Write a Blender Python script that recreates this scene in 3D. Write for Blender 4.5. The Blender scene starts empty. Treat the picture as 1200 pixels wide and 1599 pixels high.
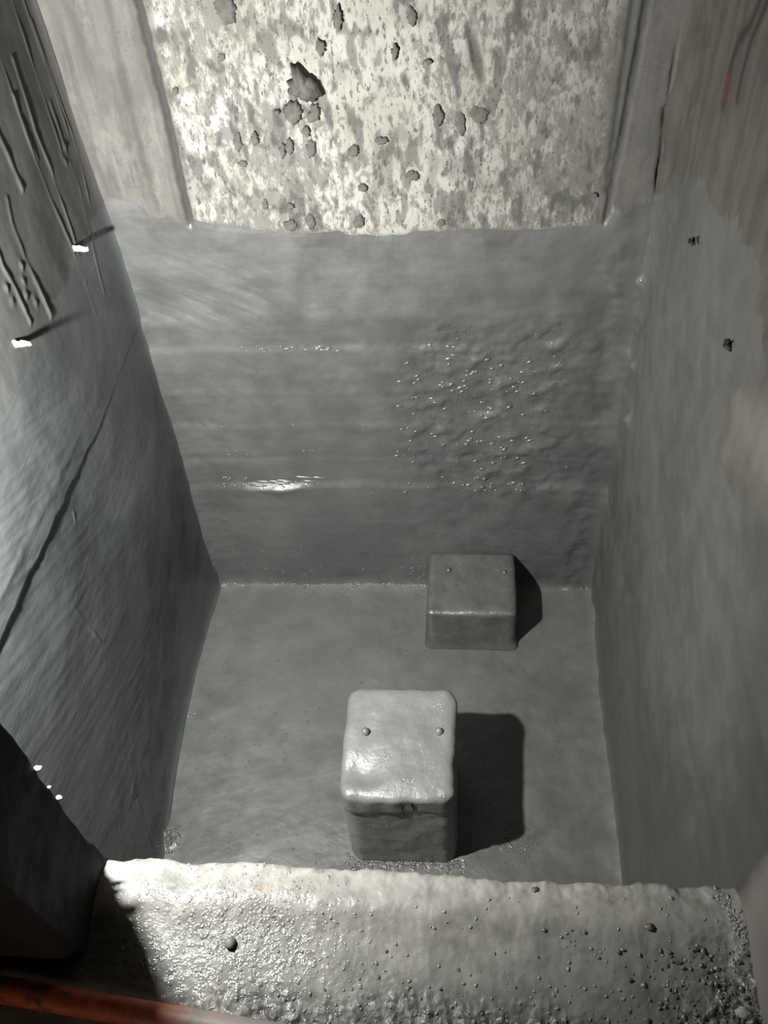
import bpy, bmesh, math, random
import numpy as np
from mathutils import Matrix, Vector, noise as mnoise

random.seed(7)
scene = bpy.context.scene
COL = scene.collection

# ------------------------------------------------------------------ camera
K = 3.0                                   # camera height above the pit floor, metres
FPX = 1415.36
ROT = np.array([[0.99637872, -0.00383094, 0.08493978],
                [0.05882364, 0.75238526, -0.65609161],
                [-0.06139399, 0.65871219, 0.74988601]])
cam_data = bpy.data.cameras.new('camera')
cam = bpy.data.objects.new('camera', cam_data)
COL.objects.link(cam)
cam_data.sensor_fit = 'HORIZONTAL'
cam_data.sensor_width = 36.0
cam_data.lens = FPX / 1200.0 * 36.0
cam_data.clip_start = 0.02
m4 = Matrix([list(r) + [0.0] for r in ROT.tolist()] + [[0, 0, 0, 1]])
m4.translation = Vector((0, 0, K))
cam.matrix_world = m4
scene.camera = cam

# ------------------------------------------------------------------ world, lights, exposure
world = bpy.data.worlds.new('night')
scene.world = world
world.use_nodes = True
world.node_tree.nodes['Background'].inputs[0].default_value = (0.9, 0.95, 1.0, 1)
world.node_tree.nodes['Background'].inputs[1].default_value = 0.0015

ld = bpy.data.lights.new('work_lamp_light', 'AREA')         # LED flood lamp hung at the left, aimed down the pit
ld.shape = 'DISK'
ld.size = 0.055
ld.energy = 150
ld.color = (1.0, 1.0, 0.985)
lamp = bpy.data.objects.new('work_lamp_light', ld)
lamp.location = (-0.289 * K, 0.272 * K, 0.72 * K)
lamp.rotation_euler = Vector((-0.05, 0.80, -0.60)).to_track_quat('-Z', 'Y').to_euler()
COL.objects.link(lamp)

ld2 = bpy.data.lights.new('tube_fill_light', 'POINT')      # unseen fill added low behind the camera to brighten the orange tube
ld2.energy = 4.0
ld2.shadow_soft_size = 0.05
ld2.color = (1.0, 0.78, 0.6)
hall = bpy.data.objects.new('tube_fill_light', ld2)
hall.location = (-0.80, -0.45, 1.42)
COL.objects.link(hall)

scene.view_settings.view_transform = 'Standard'
scene.view_settings.look = 'None'
scene.view_settings.gamma = 1.0
scene.view_settings.use_curve_mapping = False
scene.view_settings.exposure = 0.0

# ------------------------------------------------------------------ measured frame of the pit (metres)
XL, XR, YB, YF, ZS = -0.33527 * K, 0.17708 * K, 0.7502 * K, 0.2195 * K, 0.383 * K
TOP = 4.6

def ray(px, py):
    return ROT @ np.array([px - 600.0, -(py - 799.5), -FPX])
def at_x(px, py, x):
    r = ray(px, py); t = x / r[0]; return np.array([0, 0, K]) + t * r
def at_y(px, py, y):
    r = ray(px, py); t = y / r[1]; return np.array([0, 0, K]) + t * r
def at_z(px, py, z):
    r = ray(px, py); t = (z - K) / r[2]; return np.array([0, 0, K]) + t * r
def yz(pts, x): return [tuple(at_x(a, b, x)[1:]) for a, b in pts]
def xz(pts, y): return [(at_y(a, b, y)[0], at_y(a, b, y)[2]) for a, b in pts]
def xy(pts, z): return [tuple(at_z(a, b, z)[:2]) for a, b in pts]

# ------------------------------------------------------------------ numpy noise
rs = np.random.RandomState(11)
PERM = rs.permutation(256); PERM = np.concatenate([PERM, PERM])
GA = rs.rand(256) * 2 * np.pi
GX, GY = np.cos(GA), np.sin(GA)
def perlin(x, y):
    xi = np.floor(x).astype(int); yi = np.floor(y).astype(int)
    xf = x - xi; yf = y - yi
    xi &= 255; yi &= 255
    u = xf * xf * xf * (xf * (xf * 6 - 15) + 10); v = yf * yf * yf * (yf * (yf * 6 - 15) + 10)
    def g(ix, iy, dx, dy):
        h = PERM[PERM[ix & 255] + (iy & 255)]; return GX[h] * dx + GY[h] * dy
    a = g(xi, yi, xf, yf); b = g(xi + 1, yi, xf - 1, yf)
    c = g(xi, yi + 1, xf, yf - 1); d = g(xi + 1, yi + 1, xf - 1, yf - 1)
    return (a + u * (b - a)) * (1 - v) + (c + u * (d - c)) * v
def fbm(x, y, sc, o=4, gain=0.5, off=0.0):
    r = 0; amp = 1
    for i in range(o):
        r = r + amp * perlin(x * sc + off + 17.3 * i, y * sc - off + 5.1 * i); sc *= 2; amp *= gain
    return r
def sstep(a, b, x):
    t = np.clip((x - a) / (b - a), 0, 1); return t * t * (3 - 2 * t)
def seg_dist(u, v, pts):
    """distance to a polyline, and fraction along it"""
    best = np.full(u.shape, 1e9); frac = np.zeros(u.shape); side = np.zeros(u.shape)
    n = len(pts) - 1
    for i in range(n):
        ax, ay = pts[i]; bx, by = pts[i + 1]
        dx, dy = bx - ax, by - ay; L = dx * dx + dy * dy + 1e-12
        t = np.clip(((u - ax) * dx + (v - ay) * dy) / L, 0, 1)
        d = np.hypot(u - ax - t * dx, v - ay - t * dy)
        k = d < best
        best = np.where(k, d, best); frac = np.where(k, (i + t) / n, frac)
        side = np.where(k, np.sign((u - ax) * dy - (v - ay) * dx), side)
    return best, frac, side
def inside(u, v, poly):
    c = np.zeros(u.shape, bool); n = len(poly)
    for i in range(n):
        ax, ay = poly[i]; bx, by = poly[(i + 1) % n]
        if ay == by: continue
        k = ((ay > v) != (by > v)) & (u < (bx - ax) * (v - ay) / (by - ay) + ax)
        c ^= k
    return c
def sdf(u, v, poly):
    d, _, _ = seg_dist(u, v, poly + [poly[0]])
    return np.where(inside(u, v, poly), d, -d)

# ------------------------------------------------------------------ mesh helpers
def axis(*spans):
    """spans: (start, end, step) -> joined coordinates"""
    out = []
    for a, b, s in spans:
        n = max(1, int(round(abs(b - a) / s)))
        out.append(np.linspace(a, b, n, endpoint=False))
    out.append(np.array([spans[-1][1]]))
    return np.concatenate(out)

def link(name, me, parent=None, mat=None):
    o = bpy.data.objects.new(name, me); COL.objects.link(o)
    if mat is not None: me.materials.append(mat)
    if parent is not None: o.parent = parent
    return o

def sheet(name, P, attrs, mat, back, parent=None):
    """P: (nu,nv,3) grid of points; back: vector towards the inside of the wall, closes the sheet to a slab"""
    nu, nv, _ = P.shape
    idx = np.arange(nu * nv).reshape(nu, nv)
    q = np.stack([idx[:-1, :-1], idx[1:, :-1], idx[1:, 1:], idx[:-1, 1:]], -1).reshape(-1, 4)
    ring = np.concatenate([idx[:, 0], idx[-1, 1:], idx[-2::-1, -1], idx[0, -2:0:-1]])
    V = P.reshape(-1, 3); n0 = len(V)
    bv = V[ring] + np.array(back)
    bi = n0 + np.arange(len(ring))
    s = np.stack([ring, bi, np.roll(bi, -1), np.roll(ring, -1)], -1)
    # orientation: make front normals face away from 'back'
    a, b, c = V[q[len(q) // 2][0]], V[q[len(q) // 2][1]], V[q[len(q) // 2][2]]
    flip = np.dot(np.cross(b - a, c - b), np.array(back)) > 0
    if flip: q = q[:, ::-1]; s = s[:, ::-1]
    quads = np.concatenate([q, s]); V2 = np.concatenate([V, bv])
    me = bpy.data.meshes.new(name)
    nq = len(quads); nr = len(ring)
    me.vertices.add(len(V2)); me.vertices.foreach_set('co', V2.astype(np.float32).ravel())
    me.loops.add(nq * 4 + nr); me.polygons.add(nq + 1)
    cap = bi[::-1] if not flip else bi
    # cap faces outwards
    me.loops.foreach_set('vertex_index', np.concatenate([quads.ravel(), cap[::-1]]).astype(np.int32))
    me.polygons.foreach_set('loop_start', np.concatenate([np.arange(nq) * 4, [nq * 4]]).astype(np.int32))
    me.polygons.foreach_set('loop_total', np.concatenate([np.full(nq, 4), [nr]]).astype(np.int32))
    sm = np.zeros(nq + 1, bool); sm[:len(q)] = True
    me.polygons.foreach_set('use_smooth', sm)
    me.update(calc_edges=True); me.validate()
    for k, a in attrs.items():
        at = me.attributes.new(k, 'FLOAT', 'POINT')
        f = np.concatenate([np.broadcast_to(a, (nu, nv)).ravel(), np.zeros(nr)]).astype(np.float32)
        at.data.foreach_set('value', f)
    return link(name, me, parent, mat)

def from_bm(name, bm, mat, parent=None, smooth=True):
    me = bpy.data.meshes.new(name); bm.to_mesh(me); bm.free()
    if smooth:
        me.polygons.foreach_set('use_smooth', np.ones(len(me.polygons), bool))
    return link(name, me, parent, mat)

def tag(o, label=None, cat=None, group=None, kind=None):
    if label: o['label'] = label
    if cat: o['category'] = cat
    if group: o['group'] = group
    if kind: o['kind'] = kind
    return o

# ------------------------------------------------------------------ materials
ALBEDO_SCALE = 0.38                                # scales every base colour down, so less bounced light fills the shadows
class NT:
    def __init__(s, name):
        s.m = bpy.data.materials.new(name); s.m.use_nodes = True
        s.t = s.m.node_tree; s.b = s.t.nodes['Principled BSDF']
        s.co = s.n('ShaderNodeTexCoord').outputs['Object']
    def n(s, ty, **kw):
        x = s.t.nodes.new(ty)
        for k, v in kw.items(): setattr(x, k, v)
        return x
    def set(s, sock, v):
        if isinstance(v, bpy.types.NodeSocket): s.t.links.new(v, sock)
        else:
            if hasattr(sock.default_value, '__len__') and not hasattr(v, '__len__'): v = (v, v, v)
            if hasattr(sock.default_value, '__len__') and len(sock.default_value) == 4 and len(v) == 3: v = (*v, 1)
            sock.default_value = v
    def mapped(s, scale=(1, 1, 1), rot=(0, 0, 0)):
        x = s.n('ShaderNodeMapping'); s.set(x.inputs['Vector'], s.co)
        x.inputs['Scale'].default_value = scale; x.inputs['Rotation'].default_value = rot
        return x.outputs[0]
    def noise(s, scale, detail=4, rough=0.55, vec=None, dist=0.0):
        x = s.n('ShaderNodeTexNoise'); s.set(x.inputs['Vector'], vec if vec is not None else s.co)
        x.inputs['Scale'].default_value = scale; x.inputs['Detail'].default_value = detail
        x.inputs['Roughness'].default_value = rough; x.inputs['Distortion'].default_value = dist
        return x.outputs['Fac']
    def ramp(s, v, a, b, lo=0.0, hi=1.0):
        x = s.n('ShaderNodeMapRange'); x.interpolation_type = 'SMOOTHSTEP'
        s.set(x.inputs[0], v); x.inputs[1].default_value = a; x.inputs[2].default_value = b
        x.inputs[3].default_value = lo; x.inputs[4].default_value = hi
        return x.outputs[0]
    def math(s, op, a, b=0.0):
        x = s.n('ShaderNodeMath', operation=op); s.set(x.inputs[0], a); s.set(x.inputs[1], b); return x.outputs[0]
    def mix(s, f, a, b):
        x = s.n('ShaderNodeMix', data_type='RGBA'); s.set(x.inputs[0], f); s.set(x.inputs[6], a); s.set(x.inputs[7], b)
        return x.outputs[2]
    def mixf(s, f, a, b):
        x = s.n('ShaderNodeMix', data_type='FLOAT'); s.set(x.inputs[0], f); s.set(x.inputs[2], a); s.set(x.inputs[3], b)
        return x.outputs[0]
    def attr(s, name):
        return s.n('ShaderNodeAttribute', attribute_name=name).outputs['Fac']
    def bump(s, h, strength, dist, prev=None):
        x = s.n('ShaderNodeBump'); s.set(x.inputs['Height'], h); s.set(x.inputs['Strength'], strength)
        x.inputs['Distance'].default_value = dist
        if prev is not None: s.set(x.inputs['Normal'], prev)
        return x.outputs[0]
    def out(s, col, rough, nor=None, spec=0.5, metal=0.0, albedo_scale=ALBEDO_SCALE):
        x = s.n('ShaderNodeMix', data_type='RGBA', blend_type='MULTIPLY'); x.inputs[0].default_value = 1.0
        s.set(x.inputs[6], col); s.set(x.inputs[7], (albedo_scale, albedo_scale, albedo_scale)); col = x.outputs[2]
        s.set(s.b.inputs['Base Color'], col); s.set(s.b.inputs['Roughness'], rough)
        s.set(s.b.inputs['Specular IOR Level'], spec); s.set(s.b.inputs['Metallic'], metal)
        if nor is not None: s.set(s.b.inputs['Normal'], nor)
        return s.m

def coat_mat(name, coat=((.115, .118, .112), (.165, .168, .160)), raw=((.115, .110, .098), (.185, .176, .156)),
             stroke=(2, 2, 30), strokerot=(0, 0, 0), panel=False, rough=.42, strokeamt=.2, bead=.005, bk=1.0):
    """cement slurry coat over bare concrete; masks come from the mesh (coat, wet, white, dark, rust)"""
    t = NT(name)
    big = t.noise(2.2, 3); mid = t.noise(11, 5, .6); fine = t.noise(70, 4, .6)
    strokes = t.noise(1.0, 5, .6, t.mapped(stroke, strokerot), .4)
    v = t.math('ADD', t.math('MULTIPLY', big, .55), t.math('ADD', t.math('MULTIPLY', mid, .27), t.math('MULTIPLY', strokes, .18)))
    ccol = t.mix(t.ramp(v, .38, .62), coat[0], coat[1])
    streak = t.noise(1.0, 6, .65, t.mapped((26, 26, 2.2)))
    rv = t.math('ADD', t.math('MULTIPLY', streak, .6), t.math('MULTIPLY', mid, .4))
    rcol = t.mix(t.ramp(rv, .38, .62), raw[0], raw[1])
    rcol = t.mix(t.ramp(t.noise(170, 3, .6), .62, .70), rcol, (.10, .095, .085))
    if panel:
        pv = t.noise(1.0, 6, .80, t.mapped((46, 46, 20)), .3)
        sh = t.math('MULTIPLY', t.math('SUBTRACT', t.noise(2.6, 3), .5), .55)
        pm = t.ramp(t.math('ADD', pv, sh), .43, .56)
        sp = t.ramp(t.noise(1.0, 5, .7, t.mapped((110, 110, 45))), .565, .63)
        pale = t.mix(t.ramp(t.noise(4.5, 4), .4, .65), (.52, .51, .455), (.42, .40, .335))
        pale = t.mix(t.ramp(t.noise(1.0, 4, .6, t.mapped((9, 9, 4))), .62, .78), pale, (.32, .275, .21))
        pcol = t.mix(pm, (.235, .228, .20), pale)
        pcol = t.mix(sp, pcol, (.13, .125, .105))
        rcol = t.mix(t.attr('white'), rcol, pcol)
    else:
        rcol = t.mix(t.attr('white'), rcol, (.36, .345, .31))
    rcol = t.mix(t.attr('dark'), rcol, (.058, .057, .052))
    rcol = t.mix(t.attr('rust'), rcol, (.030, .018, .013))
    rcol = t.mix(t.attr('red'), rcol, (.17, .035, .022))
    cm = t.ramp(t.math('ADD', t.attr('coat'), t.math('MULTIPLY', t.math('SUBTRACT', mid, .5), .5)), .42, .58)
    col = t.mix(cm, rcol, ccol)
    wet = t.attr('wet')
    wm = t.math('MULTIPLY', t.ramp(wet, .05, .75), t.ramp(t.math('ADD', t.noise(42, 3, .6), t.math('MULTIPLY', wet, .13)), .60, .70))
    r = t.mixf(cm, .85, t.ramp(mid, .3, .7, rough - .07, rough + .12))
    r = t.mixf(wm, r, .20)
    b = t.bump(mid, .25 * bk, .010)
    b = t.bump(strokes, t.math('MULTIPLY', cm, strokeamt), .006, b)
    b = t.bump(fine, .22 * bk, .003, b)
    b = t.bump(t.noise(100, 2, .6), t.mixf(wm, .06 * bk, 1.0 * bk), bead, b)
    return t.out(col, r, b, t.mixf(cm, .3, .5))

M_back = coat_mat('coated_back_wall', panel=True, stroke=(2.0, 2.0, 26))
M_left = coat_mat('coated_left_wall', coat=((.135, .146, .151), (.195, .207, .212)), raw=((.110, .107, .099), (.150, .146, .136)),
                  stroke=(3, 3, 55), strokerot=(math.radians(28), 0, 0), rough=.36, strokeamt=.12, bk=.22)
M_right = coat_mat('coated_right_wall', coat=((.110, .109, .101), (.150, .149, .139)), raw=((.085, .077, .066), (.130, .118, .102)),
                   stroke=(3, 3, 14), strokerot=(math.radians(-30), 0, 0), rough=.5)
M_floor = coat_mat('coated_floor', coat=((.150, .153, .143), (.205, .208, .195)), stroke=(3, 6, 3), rough=.42, bead=.006, strokeamt=.05)
M_sill = None

def sill_mat():
    t = NT('wet_bare_concrete')
    big = t.noise(5, 4, .55); mid = t.noise(22, 5, .62); fine = t.noise(110, 4, .6)
    v = t.math('ADD', t.math('MULTIPLY', big, .5), t.math('MULTIPLY', mid, .5))
    col = t.mix(t.ramp(v, .36, .64), (.25, .248, .222), (.42, .412, .37))
    lip = t.math('MULTIPLY', t.attr('lip'), t.ramp(mid, .30, .60, .35, 1.0))
    col = t.mix(lip, col, (.62, .605, .545))
    col = t.mix(t.math('MULTIPLY', t.attr('lip'), t.ramp(t.noise(8, 3), .58, .70)), col, (.55, .44, .30))
    col = t.mix(t.math('MULTIPLY', t.attr('grit'), t.ramp(t.noise(34, 5, .7), .40, .58)), col, (.085, .08, .07))
    col = t.mix(t.attr('coat'), col, (.135, .138, .130))
    wm = t.math('MULTIPLY', t.ramp(t.attr('wet'), .05, .8), t.ramp(t.math('ADD', t.noise(60, 3, .6), t.math('MULTIPLY', t.attr('wet'), .14)), .54, .64))
    r = t.mixf(wm, .55, .17)
    b = t.bump(mid, .22, .007)
    b = t.bump(fine, t.mixf(t.attr('grit'), .12, 1.0), .0045, b)
    b = t.bump(t.noise(120, 2, .6), t.mixf(wm, .06, .7), .0040, b)
    return t.out(col, r, b, t.mixf(wm, .35, .6))
M_sill = sill_mat()

def block_mat(name, a, c, rough, wetpos=None):
    t = NT(name)
    mid = t.noise(9, 5, .6); fine = t.noise(60, 4, .6)
    col = t.mix(t.ramp(mid, .35, .65), a, c)
    wm = t.ramp(t.noise(14, 4, .65), .58, .70)
    r = t.mixf(wm, rough, .2)
    b = t.bump(mid, .4, .012); b = t.bump(fine, .35, .004, b)
    b = t.bump(t.noise(120, 2, .6), t.mixf(wm, .1, .9), .005, b)
    return t.out(col, r, b, .5)
M_blockA = block_mat('pale_cement_render', (.285, .285, .268), (.36, .36, .34), .42)
M_blockB = block_mat('dark_cement_coat', (.125, .127, .118), (.17, .172, .162), .40)

def plain(name, a, c, sc, rough=.7, spec=.3, det=4, bump=.4, bd=.004):
    t = NT(name); n = t.noise(sc, det, .6)
    return t.out(t.mix(t.ramp(n, .35, .65), a, c), rough, t.bump(t.noise(sc * 3, 4), bump, bd), spec)
M_mortar = plain('dried_mortar', (.105, .102, .090), (.165, .160, .142), 30, .85, bd=.008)
M_splinter = plain('white_splinter', (.62, .60, .56), (.80, .79, .76), 60, .7)
M_chip = plain('white_chip', (.70, .70, .68), (.85, .85, .83), 80, .5)
M_dark = plain('blackened_tie', (.010, .010, .010), (.03, .028, .025), 60, .6)
M_grit = plain('grit', (.13, .125, .11), (.28, .27, .24), 45, .35, .5)
M_nib = plain('shaded_nib_concrete', (.035, .031, .034), (.075, .068, .072), 6, .8, bd=.01)  # concrete colour darkened to carry the shade on the return wall
def pipe_mat():
    t = NT('chipped_orange_paint')
    n = t.noise(14, 6, .65); n2 = t.noise(34, 5, .7)
    col = t.mix(t.ramp(n2, .42, .62), (.85, .13, .04), (1.0, .24, .09))
    col = t.mix(t.ramp(n, .54, .66), col, (.06, .03, .022))
    g = t.n('ShaderNodeNewGeometry'); sx = t.n('ShaderNodeSeparateXYZ'); t.set(sx.inputs[0], g.outputs['Normal'])
    up = t.math('ADD', sx.outputs[2], t.math('MULTIPLY', t.math('SUBTRACT', n, .5), 1.2))
    pos = t.n('ShaderNodeSeparateXYZ'); t.set(pos.inputs[0], t.co)
    dust = t.math('MAXIMUM', t.ramp(up, .98, 1.25), t.ramp(t.math('ADD', pos.outputs[0], t.math('MULTIPLY', n, .2)), .06, .30))
    col = t.mix(dust, col, (.42, .39, .35))
    return t.out(col, .55, t.bump(n2, .4, .004), .4)
M_pipe = pipe_mat()

# ------------------------------------------------------------------ back wall
def ridge(u, v, pts, w, h, wob=0.0, seed=0.0):
    d, f, _ = seg_dist(u, v, pts)
    d = d + wob * fbm(u, v, 30, 2, .5, seed)
    return h * np.exp(-(d / w) ** 2) * np.clip(.6 + 1.2 * fbm(u, v, 7, 2, .5, seed + 3), .1, 1.2)

xs = axis((XL - .12, XR + .12, .0042)); zs = axis((-.05, 2.36, .0042), (2.36, TOP, .08))
U, W = np.meshgrid(xs, zs, indexing='ij')
h = .012 * fbm(U, W, 1.7, 3) + .003 * fbm(U, W, 9, 3)
coat_line = xz([(120, 306), (165, 308), (205, 314), (222, 330), (240, 340), (262, 334), (285, 343), (298, 353), (306, 343), (335, 350), (430, 360),
                (600, 366), (700, 358), (850, 355), (945, 349), (958, 322), (975, 330), (1000, 316), (1022, 326), (1040, 300), (1110, 290)], YB)
cl = np.array(coat_line); o = np.argsort(cl[:, 0])
top = np.interp(U, cl[o, 0], cl[o, 1]) + .012 * fbm(U, W * .3, 22, 3)
coat = sstep(-.014, .014, top - W)
h += .0008 * coat * sstep(0, .02, top - W)                       # thickness of the slurry
# broad horizontal casting steps under the coat
def z_at(py): return at_y(500, py, YB)[2]
for py, amp in ((545, .004), (662, .003)):
    zc = z_at(py) + .010 * fbm(U, W * 0, 3, 2, .5, py)
    h += amp * (1 - sstep(-.012, .022, W - zc)) * coat
zc = z_at(756) + .012 * fbm(U, W * 0, 4, 3, .5, 3)
hl = at_y(430, 750, YB)[0]
h += (.009 + .020 * np.exp(-((U - hl) / .13) ** 4) * np.exp(-np.clip(zc - W, 0, 9) / .035)) * (1 - sstep(-.012, .030, W - zc)) * coat * (1 + .3 * fbm(U, W, 9, 3, .5, 19))
for py, amp in ((500, .004), (612, .0015), (712, -.002)):
    zc = z_at(py) + .012 * fbm(U, W * 0, 2.5, 2, .5, py + 9)
    h += amp * np.exp(-((W - zc) / (.04 if py == 500 else .015)) ** 2)
for i, (a, b) in enumerate(((300, 545), (330, 660))):
    pass
# knobbly patch
patch = sdf(U, W, xz([(640, 545), (700, 515), (890, 505), (905, 560), (880, 640), (885, 745), (800, 770), (680, 765), (640, 700)], YB))
pm = sstep(-.09, .07, patch + .05 * fbm(U, W, 6, 2))
kn = fbm(U + .25 * W, W * 1.1 - .3 * U, 14, 2, .35, 4.2)
h += pm * (.016 * np.clip(kn + .2, 0, 1) ** 1.3 + .0006 * fbm(U, W, 45, 2))
h -= .005 * pm
# brush drags upper left of the coat
dr = fbm(U * .8 + W * .6, W * .8 - U * .6, 1, 1)
ang = math.radians(-28); cu = U * math.cos(ang) + W * math.sin(ang); cv = -U * math.sin(ang) + W * math.cos(ang)
sw = np.exp(-((U - at_y(330, 460, YB)[0]) / .22) ** 2 - ((W - at_y(330, 460, YB)[2]) / .16) ** 2)
h += sw * .0025 * fbm(cu * .12, cv, 40, 3)
# corners: rough vertical seams and coves
lx = U - XL; rx = XR - U
h += .030 * np.exp(-np.clip(rx, 0, 9) / .035) * sstep(.0, .5, top - W) * (.8 + .4 * fbm(U, W, 9, 3, .5, 2))
h += .016 * np.exp(-np.clip(lx, 0, 9) / .025) * sstep(.0, .5, top - W)
h += .030 * np.exp(-np.clip(W, 0, 9) / .022)
h += .013 * np.exp(-((rx - .09) / .05) ** 2) * fbm(U, W, 8, 3, .5, 8) * coat
# grooves beside the pale panel (upper wall)
gL = xz([(205, -60), (215, 0), (258, 175), (299, 352)], YB); gR = xz([(1026, -60), (1012, 0), (980, 170), (946, 350)], YB)
gR2 = xz([(1000, -60), (990, 0), (965, 170), (948, 300)], YB)
gL2 = xz([(165, 0), (205, 180), (245, 330)], YB)
dL, _, _ = seg_dist(U, W, gL); dR, _, _ = seg_dist(U, W, gR); dR2, _, _ = seg_dist(U, W, gR2); dL2, _, _ = seg_dist(U, W, gL2)
jit = .004 * fbm(U, W, 30, 3)
upper = 1 - coat
gm = np.exp(-((dL + jit) / .010) ** 4) + .6 * np.exp(-((dR + jit) / .009) ** 4)
h -= upper * (.012 * gm + .004 * np.exp(-((dL2 + jit) / .008) ** 2) + .004 * np.exp(-((dR2 + jit) / .007) ** 2))
xgl = np.interp(W, [gL[3][1], gL[0][1]], [gL[3][0], gL[0][0]]); xgr = np.interp(W, [gR[3][1], gR[0][1]], [gR2[3][0], gR2[0][0]])
white = sstep(0, .03, U - xgl) * sstep(0, .05, xgr - U) * (1 - .35 * sstep(-.15, .35, U))
side_l = 1 - sstep(-.01, .02, U - xgl)
white = np.clip(white + .14 * side_l * sstep(-.05, .25, fbm(U * 3, W * .5, 6, 3)), 0, 1) * upper
h += upper * white * .0015 * fbm(U, W * .5, 30, 4, .6)
for pts, w_, a_ in (([(70, 0), (100, 90), (130, 200)], .006, -.004), ([(105, 60), (150, 200), (185, 290)], .008, .005), ([(175, 90), (195, 190), (215, 290)], .006, .004),
                    ([(1040, 170), (1034, 240), (1028, 300)], .006, -.012), ([(1060, 60), (1045, 150), (1038, 200)], .004, -.006)):
    h += ridge(U, W, xz(pts, YB), w_, a_, .004)
smear = sstep(.20, .34, fbm(U + .1 * W, W * .36, 19, 3, .55, 91)) * .62 + sstep(.26, .36, fbm(U, W * .5, 42, 2, .5, 61)) * .5 + .4 * sstep(.22, .4, fbm(U, W * .6, 6, 3, .6, 17))
smear = np.clip(smear, 0, .75) * np.clip(white * 1.3, 0, 1)
dark = np.clip(upper * (smear + .9 * gm + .45 * np.exp(-((dL2 + jit) / .007) ** 2) + .5 * np.exp(-((dR2 + jit) / .007) ** 2)), 0, 1)
for px, py, rx_, rz_ in ((745, 88, .014, .075), (1033, 285, .012, .05)):
    c = at_y(px, py, YB); e = np.exp(-(((U - c[0] - .25 * (W - c[2])* -1) / rx_) ** 2 + ((W - c[2]) / rz_) ** 2) ** 2)
    h -= .010 * e * upper; dark = np.maximum(dark, .8 * e * upper)
# moist places
wet = .10 + .9 * pm * .8
def blob(u, v, c, ru, rv): return np.exp(-((u - c[0]) / ru) ** 2 - ((v - c[1]) / rv) ** 2)
for (px, py, ru, rv, a) in ((430, 750, .20, .018, 1.6), (355, 745, .06, .025, 1), (470, 542, .16, .012, 1), (300, 660, .3, .01, .5), (360, 850, .05, .04, .6),
                            (520, 880, .25, .03, .6), (660, 880, .05, .06, .9), (760, 760, .25, .02, .9)):
    wet = wet + a * blob(U, W, (at_y(px, py, YB)[0], at_y(px, py, YB)[2]), ru, rv)
wet = wet + np.exp(-np.abs(W - .012) / .012)
wet = np.clip(wet, 0, 1) * coat
P = np.stack([U, YB - h, W], -1)
wall_back = tag(sheet('wall_back', P, dict(coat=coat, wet=wet, white=white, dark=dark, rust=0 * U), M_back, (0, .25, 0)),
                'back wall of the pit, grey slurry below and pale patchy concrete above', kind='structure')

# ------------------------------------------------------------------ left wall
ys = axis((.30, 1.35, .006), (1.35, 2.40, .0038)); zs = axis((-.05, 1.45, .006), (1.45, 2.36, .0038), (2.36, TOP, .08))
U, W = np.meshgrid(ys, zs, indexing='ij')
h = .010 * fbm(U, W, 1.6, 3, .5, 31) + .0012 * fbm(U, W, 8, 3, .5, 12)
h -= .034 * np.sin(np.pi * np.clip((U - 1.05) / (YB - 1.05), 0, 1)) * (1 - sstep(.1, .7, W))     # belly of the foot of the wall
ll = np.array(yz([(165, 305), (77, 490), (0, 650), (-60, 780)], XL)); o = np.argsort(ll[:, 0])
top = np.interp(U, ll[o, 0], ll[o, 1]) + .03 * fbm(U, W, 5, 3, .5, 4)
coat = sstep(-.11, .11, top - W)
h += .004 * coat
# offset joint: the upper cast overhangs the lower one
jp = yz([(0, 992), (40, 900), (90, 800), (130, 715), (160, 655), (178, 600)], XL)
ja = np.array(sorted(jp)); zj = np.interp(U, ja[:, 0], ja[:, 1]) + .010 * fbm(U, W * 0, 9, 3)
near = 1 - sstep(1.35, 2.0, U)
h += (.001 + .0048 * near) * sstep(-.004, .005, W - zj)
jp2 = np.interp(U, ja[:, 0], ja[:, 1]) + .07
h += .0012 * near * np.exp(-((W - jp2) / .014) ** 2) * (1 + fbm(U, W, 14, 3))
# board marks
for pts, w_, a_, wb in (([(-6, 200), (0, 215), (14, 246), (34, 294)], .008, .020, .004),
                    ([(20, 150), (42, 215), (77, 302), (113, 389), (149, 491)], .005, .012, .003),
                    ([(10, 310), (17, 347), (37, 403), (56, 446), (76, 493)], .008, .016, .012),
                    ([(-8, 390), (0, 415), (17, 446), (42, 502)], .007, .015, .012),
                    ([(20, 90), (56, 206), (82, 268), (107, 347), (135, 446)], .005, .012, .003),
                    ([(80, 160), (113, 263), (124, 294), (146, 403), (160, 457)], .005, .012, .004),
                    ([(50, 30), (93, 156), (113, 212), (127, 263), (148, 367)], .004, .010, .003),
                    ([(20, 0), (60, 120), (95, 230)], .004, .010, .003), ([(-10, 60), (30, 180), (60, 250)], .004, .009, .003),
                    ([(38, 0), (75, 110), (108, 210)], .004, .009, .003)):
    h += ridge(U, W, yz(pts, XL), w_, a_ * .24, wb * .3, w_ * 100)
for px, py in ((101, 229), (97, 240), (103, 250), (30, 415), (33, 440), (36, 460), (5, 450), (14, 470), (52, 470)):
    c = at_x(px, py, XL); h += .0026 * blob(U, W, c[1:], .010, .012) * (1 + fbm(U, W, 40, 2))
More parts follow.
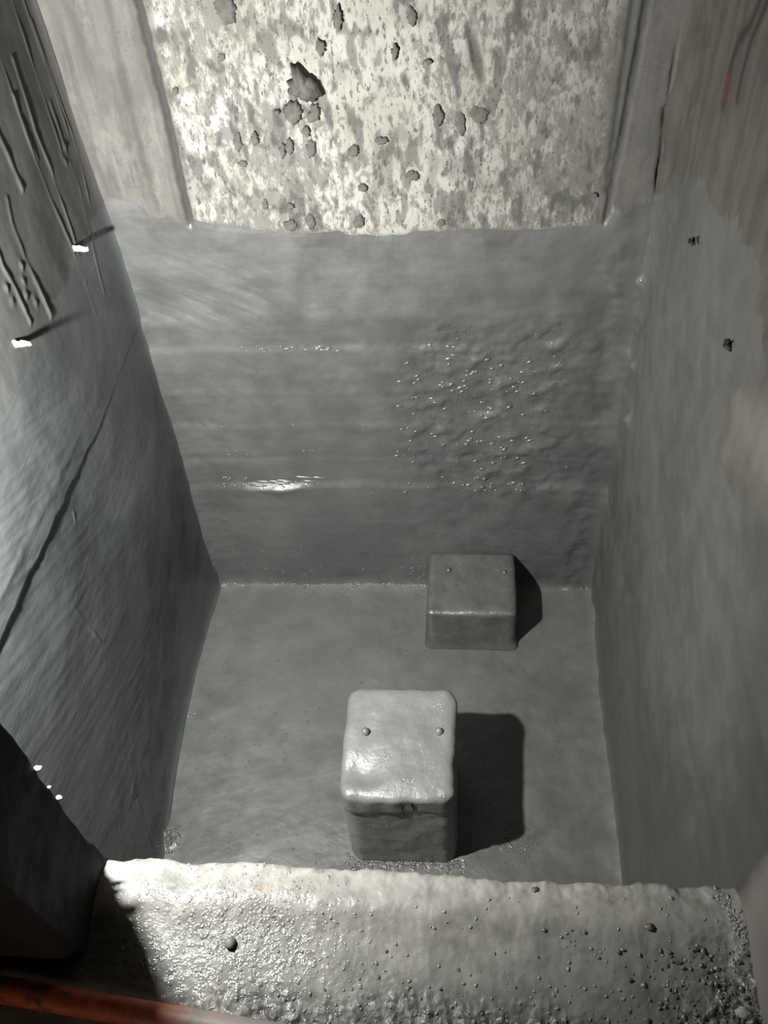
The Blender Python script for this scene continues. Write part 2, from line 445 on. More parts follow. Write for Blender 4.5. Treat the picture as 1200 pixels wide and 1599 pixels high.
# trowel scratches on the slurry
ang = math.radians(-24); cu = U * math.cos(ang) + W * math.sin(ang); cv = -U * math.sin(ang) + W * math.cos(ang)
h += .0010 * coat * fbm(cu * .10, cv, 34, 3, .6, 3) * (1 - sstep(1.3, 2.1, U))
for pts in ([(235, 1330), (215, 1250)], [(205, 1240), (218, 1180)], [(110, 945), (155, 1000)], [(115, 800), (118, 815)]):
    h += ridge(U, W, yz(pts, XL), .005, .003, .002)
h += .016 * np.exp(-np.clip(W, 0, 9) / .02) + .012 * np.exp(-np.clip(YB - U, 0, 9) / .02)
wet = np.clip(.12 + .5 * blob(U, W, at_x(110, 800, XL)[1:], .12, .08) + .4 * (1 - sstep(1.0, 1.7, U)), 0, 1) * coat
P = np.stack([XL + h, U, W], -1)
wall_left = tag(sheet('wall_left', P, dict(coat=coat, wet=wet, dark=0 * U, rust=0 * U), M_left, (-.25, 0, 0)),
                'left wall of the pit with board marks above and smeared slurry below', kind='structure')

# ------------------------------------------------------------------ right wall (runs on past the pit as the side of the opening)
ys = axis((-1.5, .25, .06), (.25, 2.40, .0055)); zs = axis((-.05, 2.36, .0055), (2.36, TOP, .08))
U, W = np.meshgrid(ys, zs, indexing='ij')
h = .012 * fbm(U, W, 1.5, 3, .5, 51) + .003 * fbm(U, W, 7, 3, .5, 22)
bound = yz([(1030, 300), (1075, 280), (1110, 320), (1150, 345), (1185, 440), (1192, 570), (1150, 630), (1132, 720), (1180, 780), (1215, 860), (1260, 1000)], XR)
near_edge = yz([(1240, 1230), (1200, 1322), (1172, 1352), (1160, 1380)], XR)
poly = [(YB + .3, bound[0][1])] + bound + near_edge + [(near_edge[-1][0], -.2), (YB + .3, -.2)]
sd = sdf(U, W, poly)
coat = sstep(-.07, .07, sd + .05 * fbm(U, W, 7, 4))
pale = .5 * sstep(-.12, .14, sdf(U, W, yz([(1150, 600), (1132, 720), (1180, 780), (1215, 860), (1300, 1000), (1400, 900), (1300, 560)], XR))) + (1 - sstep(.58, .66, U)) * (1 - sstep(1.5, 2.0, W))
pale = np.clip(pale + .3 * fbm(U, W, 6, 3), 0, 1) * sstep(.02, .4, pale)
h += .002 * sstep(-.03, .03, sd)
rb = YB - U
h += .03 * np.exp(-np.clip(rb, 0, 9) / .03) * (.8 + .4 * fbm(U, W, 8, 3, .5, 6))
h += .013 * np.exp(-((rb - .10) / .06) ** 2) * fbm(U, W, 8, 3, .5, 14)
h += .018 * np.exp(-np.clip(W, 0, 9) / .02)
for px, py, a in ((985, 655, .02), (998, 570, .022), (975, 690, .012), (1012, 440, .02)):
    c = at_x(px, py, XR); h += a * blob(U, W, c[1:], .02, .022)
rust = np.zeros_like(U)
for pts, w_ in (([(1196, -30), (1186, 8), (1172, 40), (1155, 62), (1146, 90), (1141, 118)], .007), ([(1210, -20), (1196, 12), (1176, 60), (1163, 110), (1153, 155)], .006),
                ([(1141, 116), (1138, 135), (1133, 158)], .011)):
    d, f, _ = seg_dist(U, W, yz(pts, XR)); rust = np.maximum(rust, .9 * np.exp(-(d / (w_ * 2.1)) ** 2))
d, f, _ = seg_dist(U, W, yz([(1140, 122), (1137, 138), (1134, 152)], XR)); red = .8 * np.exp(-(d / .010) ** 2)
wet = (.12 + .5 * np.exp(-np.abs(rb - .02) / .05) * sstep(.2, 1.2, W)) * coat
wet = np.clip(wet, 0, 1)
P = np.stack([XR - h, U, W], -1)
wall_right = tag(sheet('wall_right', P, dict(coat=coat, wet=wet, dark=0 * U, rust=rust, red=red, white=pale), M_right, (.25, 0, 0)),
                 'right wall of the pit, brownish concrete with rust runs above grey slurry', kind='structure')

# ------------------------------------------------------------------ pit floor
xs = axis((XL - .08, XR + .08, .0055)); ys = axis((YF - .1, YB + .05, .0055))
U, W = np.meshgrid(xs, ys, indexing='ij')
h = .010 * fbm(U, W, 1.9, 3, .5, 71) + .0022 * fbm(U, W, 10, 3, .5, 5)
ang = math.radians(20); cu = U * math.cos(ang) + W * math.sin(ang); cv = -U * math.sin(ang) + W * math.cos(ang)
h += .0006 * fbm(cu * .15, cv, 22, 3, .55, 9)
h += .03 * np.exp(-np.clip(YB - W, 0, 9) / .025) + .012 * np.exp(-np.clip(XR - U, 0, 9) / .03)
lump = at_z(262, 1305, 0)
h += .022 * blob(U, W, lump[:2], .03, .035) * (1 + fbm(U, W, 30, 3))
wet = .16 + np.exp(-np.abs(YB - W - .02) / .02) + blob(U, W, lump[:2], .05, .06)
for px, py, ru, rv, a in ((600, 1352, .10, .035, 1.4), (700, 1352, .08, .03, .9), (800, 1320, .10, .06, .7), (905, 912, .04, .02, 1), (660, 930, .04, .08, .7),
                          (300, 1120, .05, .03, .6), (870, 1150, .04, .06, .5), (520, 930, .2, .06, .4)):
    wet = wet + a * blob(U, W, at_z(px, py, 0)[:2], ru, rv)
wet = np.clip(wet, 0, 1)
P = np.stack([U, W, h], -1)
floor = tag(sheet('floor', P, dict(coat=0 * U + 1, wet=wet, dark=0 * U, rust=0 * U), M_floor, (0, 0, -.15)),
            'pit floor coated with dark grey cement slurry', kind='structure')

# ------------------------------------------------------------------ landing slab with the front pit wall below its lip
xs = axis((-1.9, -1.0, .05), (-1.0, XR + .04, .0032))
# profile parameter s: below lip (vertical), round lip, landing
svert = np.linspace(-.05, ZS - .04, 60); top_s = axis((0, .36, .0032), (.36, 2.2, .05))
rows = []
for z in svert: rows.append((0.0, z, 0.0))
for a in np.linspace(0, math.pi / 2, 9)[:-1]: rows.append((-.025 + .025 * math.cos(a), ZS - .025 + .025 * math.sin(a), 0.0))
for s in top_s: rows.append((-.025 - s, ZS, 1.0))
prof = np.array(rows)
U = np.repeat(xs[:, None], len(prof), 1); DY = np.repeat(prof[None, :, 0], len(xs), 0); Z = np.repeat(prof[None, :, 1], len(xs), 0)
el = np.array(xy([(165, 1335), (215, 1338), (262, 1336), (290, 1343), (350, 1342), (480, 1347), (560, 1352), (700, 1362), (790, 1371), (850, 1368), (880, 1376), (900, 1373), (960, 1378),
                  (985, 1381), (1000, 1375), (1040, 1374), (1060, 1382), (1110, 1384), (1150, 1386)], ZS))
edge = np.interp(U, el[:, 0], el[:, 1])
lipz = sstep(ZS - .12, ZS - .02, Z)
jag = (.010 * fbm(U, Z * .6 + 3.3, 9, 4, .6)) * lipz
back = -DY                                                     # distance back from the lip
chip = np.exp(-back / .03)
hz = (.005 * fbm(U, DY, 4, 3, .5, 81) + .0016 * fbm(U, DY, 16, 3, .5, 33) + .0008 * fbm(U, DY, 60, 3, .6, 3))
hz += .009 * chip * fbm(U, DY, 22, 4, .6, 13)
hz += .018 * np.exp(-((back - .075) / .045) ** 2) - .014 * sstep(.12, .3, back) + .012 * np.exp(-np.clip(XR - U, 0, 9) / .03)
grit = sstep(.20, .30, back + .06 * fbm(U, DY, 5, 2)) * sstep(-.75, -.3, U)
corner = blob(U, back, (XR - .02, .28), .10, .14)
grit = np.clip(grit * .75 + 1.1 * corner, 0, 1)
hz += grit * .016 * np.clip(fbm(U, DY, 38, 3, .6, 44), -.2, 1)
isTop = sstep(ZS - .03, ZS - .002, Z)
Zf = Z + hz * isTop
Yf = edge + DY + jag + .006 * fbm(U, Z, 7, 3) * (1 - isTop) - .02 * (1 - lipz)
hot = at_z(340, 1440, ZS)
wet = .22 + 1.0 * blob(U, Yf, hot[:2], .22, .12) + .6 * corner + .5 * grit
streak = seg_dist(U, Yf, xy([(1118, 1395), (1140, 1430), (1165, 1480)], ZS))[0]
wet = np.clip(wet + np.exp(-(streak / .012) ** 2), 0, 1) * sstep(ZS - .03, ZS - .01, Z)
lip = np.exp(-((back + .01 * fbm(U, DY, 12, 2)) / .075) ** 2) * lipz * (1 - .7 * sstep(XR - .45, XR - .02, U))
coatL = 1 - sstep(ZS - .07, ZS - .035, Z + .012 * fbm(U, Z, 20, 3))
P = np.stack([U, Yf, Zf], -1)
landing = tag(sheet('floor_landing', P, dict(coat=coatL, wet=wet, lip=lip, grit=grit), M_sill, (0, -.02, -.25)),
              'wet bare concrete landing slab along the near edge of the pit', kind='structure')

# ------------------------------------------------------------------ left return wall of the opening
NX, NY0, NY1 = -.2453 * K, .152 * K, .2224 * K
zs = axis((ZS - .06, 2.1, .012), (2.1, TOP, .1))
prof = []                                                      # plan outline: shaft face -> corner -> reveal -> hall face
for s in np.linspace(-1.9, NX - .03, 16): prof.append((s, NY1))
for a in np.linspace(math.pi / 2, 0, 8): prof.append((NX - .012 + .012 * math.cos(a), NY1 - .012 + .012 * math.sin(a)))
for s in np.linspace(NY1 - .03, NY0 + .02, 50): prof.append((NX, s))
for s in np.linspace(NX - .02, -1.9, 20): prof.append((s, NY0))
pr = np.array(prof)
U = np.repeat(pr[:, None, 0], len(zs), 1); V = np.repeat(pr[:, None, 1], len(zs), 1); W = np.repeat(zs[None, :], len(pr), 0)
nb = .008 * fbm(V + U, W, 7, 4, .6, 61) + .010 * fbm(V + U, W, 2, 2, .5, 7)
flare = .010 * np.exp(-np.clip(W - ZS, 0, 9) / .04)
onrev = sstep(NX - .06, NX - .005, U)
P = np.stack([U + (nb + flare) * onrev, V + nb * .6 * (1 - onrev), W], -1)
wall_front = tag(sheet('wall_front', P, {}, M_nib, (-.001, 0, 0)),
                 'dark return wall of the door opening at the near left of the pit, its shade in the colour', kind='structure')

# white crumbs stuck on the lit arris of the return wall
def rock(r, seed, sub=2, squash=(1, 1, 1), amp=.35, freq=1.6):
    bm = bmesh.new(); bmesh.ops.create_icosphere(bm, subdivisions=sub, radius=1.0)
    for v in bm.verts:
        n = mnoise.noise(v.co * freq + Vector((seed * 3.7, seed * 1.3, -seed)))
        v.co *= r * (1 + amp * n + .4 * amp * mnoise.noise(v.co * freq * 3 + Vector((seed, 0, 0))))
        v.co = Vector((v.co.x * squash[0], v.co.y * squash[1], v.co.z * squash[2]))
    return bm
for i, (px, py, r) in enumerate(((59, 1200, .0075), (77, 1229, .004), (92, 1246, .0065))):
    p = at_y(px, py, NY1 - .004)
    o_ = from_bm('plaster_crumb', rock(r, i + 2, 2, (1.1, .7, .7)), M_chip, wall_front); o_.location = p

# ------------------------------------------------------------------ plinths
def rounded_box(sx, sy, sz, r, cuts, amp, seed, flare=.015, extra=None, vz=.7):
    bm = bmesh.new(); bmesh.ops.create_cube(bm, size=1.0)
    bmesh.ops.subdivide_edges(bm, edges=bm.edges[:], cuts=cuts, use_grid_fill=True)
    for v in bm.verts:
        p = Vector((v.co.x * sx, v.co.y * sy, (v.co.z + .5) * sz))
        c = Vector((max(-sx / 2 + r, min(sx / 2 - r, p.x)), max(-sy / 2 + r, min(sy / 2 - r, p.y)), max(-.1, min(sz - r * vz, p.z))))
        d = p - c
        n = d.normalized() if d.length > 1e-6 else Vector((0, 0, 1))
        if d.length > 1e-6:
            q = Vector((d.x / r, d.y / r, d.z / (r * vz)))
            # square-ish shell point to round shell
            L = max(abs(q.x), abs(q.y), abs(q.z)); q2 = q.normalized() * L
            p = c + Vector((q2.x * r, q2.y * r, q2.z * r * vz))
        s = Vector((seed, seed * .7, 0))
        hgt = amp * (.9 * mnoise.noise(p * 6 + s) + .5 * mnoise.noise(p * 15 + s) + .25 * mnoise.noise(p * 38 + s))
        if p.z > .002: p += n * hgt
        if extra: p = extra(p)
        k = flare * math.exp(-max(p.z, 0) / .02)
        if p.z < .004: p.z -= .025
        p.x += k * (1 if p.x > 0 else -1) * min(1, abs(p.x) / (sx * .4)); p.y += k * (1 if p.y > 0 else -1) * min(1, abs(p.y) / (sy * .4))
        v.co = p
    return bm

def nub(r, hgt, seed):
    return rock(r, seed, 2, (1, 1, hgt / r), .2)

# near, tall and pale
c0 = at_z(552, 1340, 0); c1 = at_z(707, 1343, 0)
bx0, bx1 = -.1185 * K, -.0035 * K; by0, by1 = .367 * K, .489 * K; bh = .163 * K
def rough_top(p):
    sy = by1 - by0; e = abs(p.y + sy / 2)
    if p.z > bh * .80:                                          # ragged front arris, dipping at the left
        f = math.exp(-e / .035)
        w = mnoise.noise(Vector((p.x * 16, 2.2, p.z * 9)))
        p.y -= f * (.006 + .012 * w)
        p.z += f * (.010 * mnoise.noise(Vector((p.x * 13, 7.7, p.y * 20))) - .004)
        d = math.hypot((p.x + .11) / .06, (p.y + .105) / .05); p.z -= .020 * math.exp(-d * d)
        d = math.hypot((p.x + .10) / .03, (p.y - .02) / .05); p.z -= .008 * math.exp(-d * d)
        g = math.exp(-abs(p.x - (bx1 - bx0) / 2) / .03)
        p.x += g * .014 * mnoise.noise(Vector((1.5, p.y * 17, p.z * 12)))
    return p
near = bpy.data.objects.new('concrete_plinth', None); COL.objects.link(near)
near.location = ((bx0 + bx1) / 2, (by0 + by1) / 2, 0); near.empty_display_size = .1
tag(near, 'tall pale grey cement plinth with rough top edges nearest the landing', 'plinth', 'buffer plinths on the pit floor')
from_bm('body', rounded_box(bx1 - bx0, by1 - by0, bh, .046, 46, .006, 3.1, .004, rough_top, .42), M_blockA, near)
for i, (px, py) in enumerate(((571, 1143), (686, 1143))):
    p = at_z(px, py, bh) - np.array(near.location)
    b = from_bm('bolt_stub', nub(.013, .016, i + 5), M_blockA, near); b.location = (p[0], p[1], bh + .002)
for i, (a, b) in enumerate((((625, 1254), (632, 1272)), ((642, 1254), (647, 1267)))):
    pa = at_y(*a, by0 - .004) - np.array(near.location); pb = at_y(*b, by0 - .003) - np.array(near.location)
    bm = bmesh.new(); d = Vector(pb - pa)
    bmesh.ops.create_cone(bm, cap_ends=True, segments=8, radius1=.0028, radius2=.0018, depth=d.length,
                          matrix=Matrix.Translation(Vector((pa + pb) / 2)) @ d.to_track_quat('Z', 'Y').to_matrix().to_4x4())
    tag(from_bm('wire_end', bm, M_dark, near), 'short dark wire end')

# far, low, grey, against the back wall
rx0, rx1 = -.0425 * K, .0690 * K; ry0, ry1 = .6435 * K, .7425 * K; rh = .0745 * K
far = bpy.data.objects.new('concrete_plinth', None); COL.objects.link(far)
far.location = ((rx0 + rx1) / 2, (ry0 + ry1) / 2, 0); far.empty_display_size = .1
tag(far, 'low dark grey cement plinth built against the back wall', 'plinth', 'buffer plinths on the pit floor')
from_bm('body', rounded_box(rx1 - rx0, ry1 - ry0, rh, .024, 40, .005, 8.4, .013), M_blockB, far)
for i, (px, py) in enumerate(((701, 890), (788, 894))):
    p = at_z(px, py, rh) - np.array(far.location)
    b = from_bm('bolt_stub', nub(.010, .010, i + 9), M_blockB, far); b.location = (p[0], p[1], rh)

# ------------------------------------------------------------------ mortar stuck on the upper back wall
def splat(pts_px, depth, seed, name='mortar_splat'):
    """flattened lump with a ragged outline given in wall coordinates (metres) around its centre"""
    poly = np.array(xz(pts_px, YB)); c = poly.mean(0)
    n = 40; ringsN = 5
    ang = np.arctan2(poly[:, 1] - c[1], poly[:, 0] - c[0]); rad = np.hypot(poly[:, 0] - c[0], poly[:, 1] - c[1])
    o = np.argsort(ang); ang = ang[o]; rad = rad[o]
    A = np.linspace(-np.pi, np.pi, n, endpoint=False)
    Rr = np.interp(A, np.concatenate([ang - 2 * np.pi, ang, ang + 2 * np.pi]), np.concatenate([rad] * 3))
    Rr *= 1 + np.array([.35 * mnoise.noise(Vector((math.cos(a) * 3, math.sin(a) * 3, seed))) + .30 * mnoise.noise(Vector((math.cos(a) * 7, math.sin(a) * 7, seed))) for a in A])
    DPT = 1.0 if depth > .02 else .42
    bm = bmesh.new(); top = bm.verts.new((0, -depth * DPT, 0)); prev = None
    for k in range(1, ringsN + 1):
        t = k / ringsN; cur = []
        for a, r in zip(A, Rr):
            dpt = depth * DPT * (1 - t ** 3) * (1 + .5 * mnoise.noise(Vector((math.cos(a) * t * 2.5, math.sin(a) * t * 2.5, seed + 4))))
            cur.append(bm.verts.new((math.cos(a) * r * t, -dpt + (.012 if k == ringsN else 0), math.sin(a) * r * t)))
        for i in range(n):
            if prev is None: bm.faces.new((top, cur[i], cur[(i + 1) % n]))
            else: bm.faces.new((prev[i], cur[i], cur[(i + 1) % n], prev[(i + 1) % n]))
        prev = cur
    bm.faces.new(prev[::-1])
    bmesh.ops.recalc_face_normals(bm, faces=bm.faces[:])
    ob = from_bm(name, bm, M_mortar, wall_back)
    ob.location = (c[0], YB - .002, c[1])
    return ob
def oval(px, py, rx, ry, n=9, lean=0.0):
    return [(px + rx * math.cos(2 * math.pi * i / n) * random.uniform(.7, 1.2) + lean * ry * math.sin(2 * math.pi * i / n), py + ry * math.sin(2 * math.pi * i / n) * random.uniform(.75, 1.2)) for i in range(n)]
splat([(463, 96), (475, 108), (493, 120), (505, 138), (500, 152), (480, 157), (462, 154), (452, 146), (450, 132), (456, 118)], .030, 1)
splat([(455, 158), (468, 160), (471, 180), (468, 192), (460, 198), (448, 186), (440, 176)], .016, 2)
splat([(488, 160), (496, 165), (500, 182), (490, 192), (480, 190), (486, 175)], .010, 3)
splat([(336, -6), (362, -6), (370, 18), (362, 42), (350, 36), (338, 20)], .016, 4)
for i, (px, py, rx, ry, dp) in enumerate(((432, 176, 6, 5, .006), (478, 205, 7, 11, .006), (486, 232, 7, 18, .005), (453, 230, 7, 14, .006), (441, 235, 4, 15, .004),
        (398, 216, 5, 14, .005), (372, 222, 5, 18, .004), (274, 143, 5, 9, .006), (297, 295, 5, 6, .006), (568, 293, 9, 7, .010), (553, 236, 10, 10, .008),
        (595, 220, 14, 5, .004), (645, 274, 14, 7, .008), (684, 182, 9, 20, .009), (644, 26, 8, 18, .007), (720, 195, 6, 22, .006), (748, 180, 16, 16, .006), (528, 28, 7, 22, .005),
        (500, 75, 9, 14, .005), (617, 82, 4, 16, .005), (670, 96, 8, 5, .006), (346, 90, 6, 8, .006), (455, 352, 13, 10, .010), (485, 345, 9, 14, .009), (562, 346, 11, 11, .012),
        (454, 322, 6, 6, .007), (690, 346, 8, 7, .008), (414, 318, 4, 12, .004), (735, 290, 5, 12, .005), (380, 256, 8, 5, .004), (930, 305, 6, 5, .005), (775, 345, 9, 4, .005))):
    splat(oval(px, py, rx, ry), dp, i + 10)

# ------------------------------------------------------------------ broken stubs in the side walls
def splinter(px, py, length, wid, seed, label):
    p = at_x(px, py, XL)
    bm = bmesh.new(); bmesh.ops.create_cube(bm, size=1.0)
    bmesh.ops.subdivide_edges(bm, edges=bm.edges[:], cuts=4, use_grid_fill=True)
    for v in bm.verts:
        t = v.co.x + .5
        w = wid * (1 - .35 * t) * (1 + .6 * mnoise.noise(Vector((t * 5, v.co.y * 2, seed))))
        v.co = Vector((t * length * (1 + .25 * mnoise.noise(Vector((v.co.y * 4, v.co.z * 4, seed)))) - .012 * (t < .01), v.co.y * w * .45, v.co.z * w + .10 * wid * mnoise.noise(Vector((t * 6, 1, seed)))))
    o = from_bm('broken_tie', bm, M_splinter, None, False)
    o.location = (XL + .004, p[1], p[2]); o.rotation_euler = (math.radians(8), math.radians(4), 0)
    return tag(o, label, 'tie stub', 'broken tie stubs in the left wall')
splinter(16, 536, .040, .016, 1.3, 'white broken tie stub lower on the left wall at the picture edge')
splinter(113, 388, .036, .016, 5.2, 'white broken tie stub higher on the left wall near the back corner')

def dark_stub(px, py, s, seed, label):
    p = at_x(px, py, XR)
    bm = rock(s, seed, 2, (.6, 1.3, .5), .7, 2.2)
    k = bmesh.ops.create_cone(bm, cap_ends=True, segments=8, radius1=s * .35, radius2=s * .12, depth=s * 2.2,
                              matrix=Matrix.Translation((-.3 * s, -.4 * s, s * .6)) @ Matrix.Rotation(.6, 4, 'X'))
    o = from_bm('broken_tie', bm, M_dark); o.location = (XR - .012, p[1], p[2])
    return tag(o, label, 'tie stub', 'black tie stubs in the right wall')
dark_stub(1090, 377, .012, 3, 'small black broken tie on the right wall near the back corner')
dark_stub(1147, 538, .013, 6, 'small black broken tie on the right wall beside the bare patch')
p = at_x(1013, 416, XR)
o_ = from_bm('paint_fleck', rock(.014, 4, 2, (.4, .7, 1.2), .5), M_splinter, wall_right); o_.location = (XR - .03, p[1], p[2])

# ------------------------------------------------------------------ orange tube lying on the landing
pr_ = .0235
a = at_z(40, 1533, ZS + pr_ * 1.6); b = at_z(400, 1595, ZS + pr_ * 1.6)
d = Vector(b - a).normalized(); d.z = 0
mid = Vector(((a + b) / 2)); mid.z = ZS + pr_ + .004; mid.y -= pr_ * .75
bm = bmesh.new(); L = 1.5; n = 24; ring_prev = None
steps = 60
for k in range(steps + 1):
    t = k / steps - .5
    cur = []
    for i in range(n):
        an = 2 * math.pi * i / n
        rr = pr_ * (1 + .012 * mnoise.noise(Vector((t * 30, math.cos(an) * 2, math.sin(an) * 2))))
        cur.append(bm.verts.new((t * L, math.cos(an) * rr, math.sin(an) * rr)))
    if ring_prev:
        for i in range(n): bm.faces.new((ring_prev[i], cur[i], cur[(i + 1) % n], ring_prev[(i + 1) % n]))
    ring_prev = cur
# open tube ends with wall thickness
for end in (0, 1):
    base = [v for v in bm.verts if abs(v.co.x - (L / 2 if end else -L / 2)) < 1e-6]
    base.sort(key=lambda v: math.atan2(v.co.z, v.co.y))
    inner = [bm.verts.new((v.co.x, v.co.y * .86, v.co.z * .86)) for v in base]
    deep = [bm.verts.new((v.co.x + (-.2 if end else .2), v.co.y * .86, v.co.z * .86)) for v in base]
    for i in range(n):
        j = (i + 1) % n
        bm.faces.new((base[i], base[j], inner[j], inner[i])); bm.faces.new((inner[i], inner[j], deep[j], deep[i]))
    bm.faces.new(deep)
bmesh.ops.recalc_face_normals(bm, faces=bm.faces[:])
tube = from_bm('steel_tube', bm, M_pipe)
tube.location = mid; tube.rotation_euler = (0, 0, math.atan2(d.y, d.x))
tag(tube, 'chipped orange painted steel tube lying on the landing in the near corner', 'tube')

# ------------------------------------------------------------------ loose bits on the landing
def surf_z(x, y):
    r = math.nan
    dg = bpy.context.evaluated_depsgraph_get()
    ok, loc, nn, ii = landing.ray_cast(Vector((x, y, 3)), Vector((0, 0, -1)))
    return loc.z if ok else ZS
bpy.context.view_layer.update()
pb = at_z(360, 1473, ZS)
o_ = from_bm('pebble', rock(.0115, 3, 2, (1, 1, .9), .12), M_sill); o_.location = (pb[0], pb[1], surf_z(pb[0], pb[1]) + .006)
tag(o_, 'small round cement pebble on the shiny wet part of the landing', 'pebble')
bm = bmesh.new()
def add_rock(bm, loc, r, seed):
    t = rock(r, seed, 1, (random.uniform(.7, 1.3), random.uniform(.7, 1.3), random.uniform(.5, .9)), .6)
    me = bpy.data.meshes.new('tmp'); t.to_mesh(me); t.free(); k = len(bm.verts)
    bm.from_mesh(me); bpy.data.meshes.remove(me); bm.verts.ensure_lookup_table()
    for v in bm.verts[k:]: v.co += Vector(loc)
for i in range(330):
    if i < 250:
        px = random.gauss(1120, 70); py = random.uniform(1480, 1620)
    else:
        px = random.uniform(420, 1180); py = 1400 + 210 * random.random() ** .6
    if px > 1188: continue
    q = at_z(px, py, ZS); r = random.choice((.0016, .002, .0026, .0034, .0045)) * (1.25 if i < 250 else .8)
    add_rock(bm, (q[0], q[1], surf_z(q[0], q[1]) + r * .25), r, i)
tag(from_bm('grit', bm, M_grit, None, False), 'dark wet grit and crumbs scattered over the landing', 'grit', kind='stuff')
for i, (px, py, r, lab) in enumerate(((1012, 1452, .007, 'small dark cement crumb on the middle right of the landing'),
                                 (836, 1390, .006, 'flat cement crumb by the pit edge right of the tall plinth'),
                                 (1190, 1583, .011, 'pale rounded stone at the bottom right corner of the landing'))):
    q = at_z(px, py, ZS)
    if q[0] > XR - .03: q[0] = XR - .024
    o_ = from_bm('cement_crumb', rock(r, i + 20, 2, (1.2, 1, .7), .5), M_splinter if i == 2 else M_grit); o_.location = (q[0], q[1], surf_z(q[0], q[1]) + r * .4)
    tag(o_, lab, 'crumb')

# ------------------------------------------------------------------ wet beads of slurry that catch the lamp
def bead_mat(name, col, rough):
    t = NT(name); return t.out(t.mix(t.noise(40, 2), col, tuple(c * 1.25 for c in col)), rough, None, .5)
M_beadD = bead_mat('wet_slurry_bead', (.135, .138, .130), .24)
M_beadL = bead_mat('wet_pale_bead', (.36, .355, .325), .15)
ico = bmesh.new(); bmesh.ops.create_icosphere(ico, subdivisions=2, radius=1.0)
ico.verts.ensure_lookup_table()
ICV = np.array([v.co[:] for v in ico.verts]); ICF = np.array([[v.index for v in f.verts] for f in ico.faces]); ico.free()
def beads(name, items, mat, parent):
    """items: (centre, semi-axes as three vectors)"""
    Vs, Fs = [], []
    for k, (c, A) in enumerate(items):
        Vs.append(ICV @ np.array(A) + np.array(c)); Fs.append(ICF + k * len(ICV))
    V = np.concatenate(Vs); F = np.concatenate(Fs)
    me = bpy.data.meshes.new(name); me.from_pydata(V.tolist(), [], F.tolist())
    me.polygons.foreach_set('use_smooth', np.ones(len(F), bool))
    return tag(link(name, me, parent, mat), kind='stuff')
bpy.context.view_layer.update()
def hit(ob, o, d):
    ok, loc, nn, ii = ob.ray_cast(Vector(o), Vector(d)); return np.array(loc) if ok else None
rg = random.Random(5)
items = []
def wall_bead(px, py, rx, rz, dep, tilt=0.0):
    q = at_y(px, py, YB); p = hit(wall_back, (q[0], YB - .4, q[2]), (0, 1, 0))
    if p is None: return
    ct, st = math.cos(tilt), math.sin(tilt)
    p = p + np.array([0, .38 * dep, 0])
    items.append((p, ((rx * ct, 0, rx * st), (0, dep, 0), (-rz * st, 0, rz * ct))))
for i in range(150):
    px = rg.uniform(615, 890); py = rg.uniform(520, 765)
    if px > 820 and rg.random() < .6: continue
    if rg.random() < .35: px = rg.gauss(745, 45); py = rg.choice((585, 600, 640, 690, 720, 752, 760)) + rg.gauss(0, 5)
    s_ = rg.uniform(.004, .009); wall_bead(px, py, s_ * rg.uniform(1, 2.2), s_ * .9, s_ * .8, rg.uniform(-.1, .6))
for i in range(14): wall_bead(rg.uniform(445, 540), 542 + rg.gauss(2, 2), rg.uniform(.008, .016), .0045, .004)
for i in range(10): wall_bead(rg.uniform(335, 385), 748 + rg.gauss(0, 7), rg.uniform(.006, .012), .006, .006, .5)
for i in range(9): wall_bead(rg.uniform(395, 505), 748 + (rg.random() - .5) * 10, rg.uniform(.03, .06), .006, .004, -.10)
for i in range(40): wall_bead(rg.uniform(300, 640), rg.choice((660, 707, 545, 880, 890, 850)) + rg.gauss(0, 4), rg.uniform(.004, .007), .0035, .0035)
for i in range(12): wall_bead(rg.uniform(640, 668), rg.uniform(860, 900), rg.uniform(.004, .008), .004, .004)
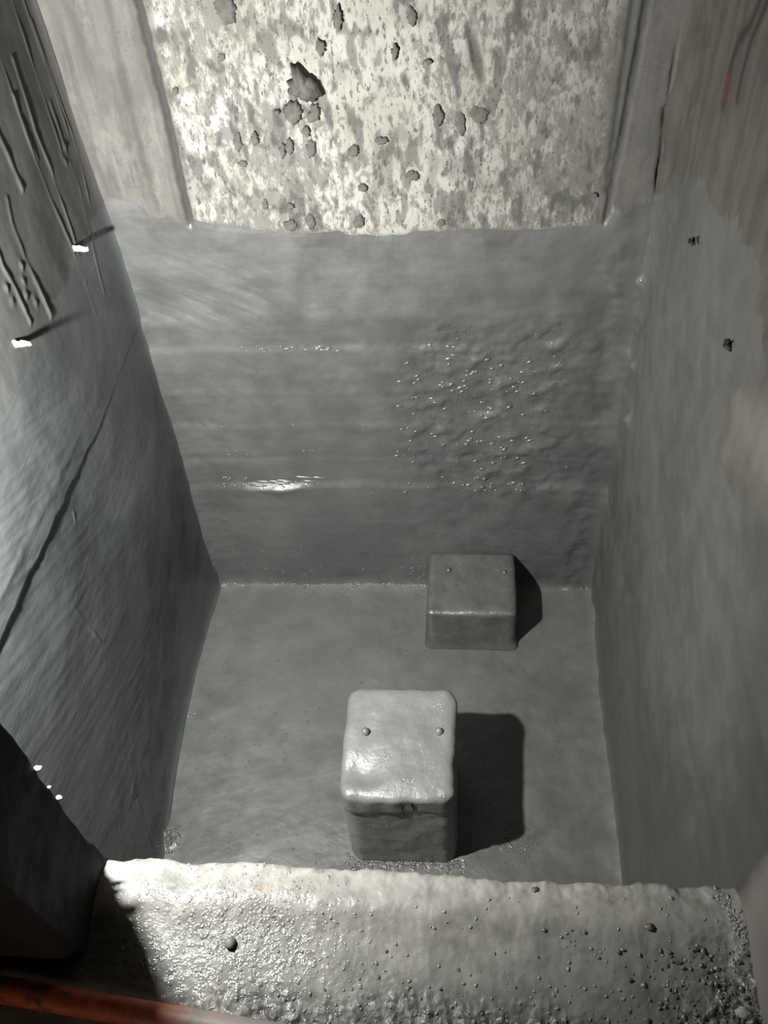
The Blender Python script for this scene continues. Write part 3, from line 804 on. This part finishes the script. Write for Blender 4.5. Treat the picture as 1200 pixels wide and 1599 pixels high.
beads('wet_beads', items, M_beadD, wall_back)
items = []
def flat_bead(ob, px, py, z, rx, ry, hgt):
    q = at_z(px, py, z); p = hit(ob, (q[0], q[1], z + .3), (0, 0, -1))
    if p is None or abs(p[2] - z) > .08: return
    a = rg.uniform(0, 3.1); ct, st = math.cos(a), math.sin(a)
    items.append((p, ((rx * ct, rx * st, 0), (-ry * st, ry * ct, 0), (0, 0, hgt))))
for i in range(120): flat_bead(floor, rg.uniform(280, 930), rg.uniform(930, 1360), 0, rg.uniform(.003, .006), .003, .0022)
for i in range(90): flat_bead(floor, rg.uniform(540, 720), 1350 + rg.gauss(0, 7), 0, rg.uniform(.004, .010), .004, .0028)
for i in range(30): flat_bead(floor, rg.gauss(805, 25), rg.gauss(1315, 14), 0, rg.uniform(.003, .006), .003, .002)
for i in range(24): flat_bead(floor, rg.gauss(262, 9), rg.uniform(1290, 1332), 0, rg.uniform(.005, .009), .005, .005)
for i in range(70): flat_bead(floor, rg.uniform(352, 665), 908 + rg.gauss(0, 3), 0, rg.uniform(.005, .010), .004, .004)
for i in range(16): flat_bead(floor, rg.uniform(890, 920), 913 + rg.gauss(0, 4), 0, rg.uniform(.004, .008), .004, .004)
beads('wet_beads', items, M_beadD, floor)
items = []
for i in range(520):
    px = rg.gauss(370, 80); py = rg.gauss(1445, 55)
    if px < 170 or py < 1345: continue
    s_ = rg.choice((.0016, .002, .0026, .003, .004)); flat_bead(landing, px, py, ZS, s_ * rg.uniform(1, 1.8), s_ * .8, s_ * .30)
for i in range(170):
    px = rg.uniform(420, 1150); py = rg.choice((rg.uniform(1400, 1599), rg.uniform(1530, 1605)))
    s_ = rg.choice((.002, .0026, .0034)); flat_bead(landing, px, py, ZS, s_ * rg.uniform(1, 1.6), s_, s_ * .7)
for i in range(60):
    t_ = rg.random(); flat_bead(landing, 1118 + 47 * t_ + rg.gauss(0, 5), 1395 + 85 * t_ + rg.gauss(0, 5), ZS, rg.uniform(.003, .007), .003, .003)
beads('wet_beads', items, M_beadL, landing)
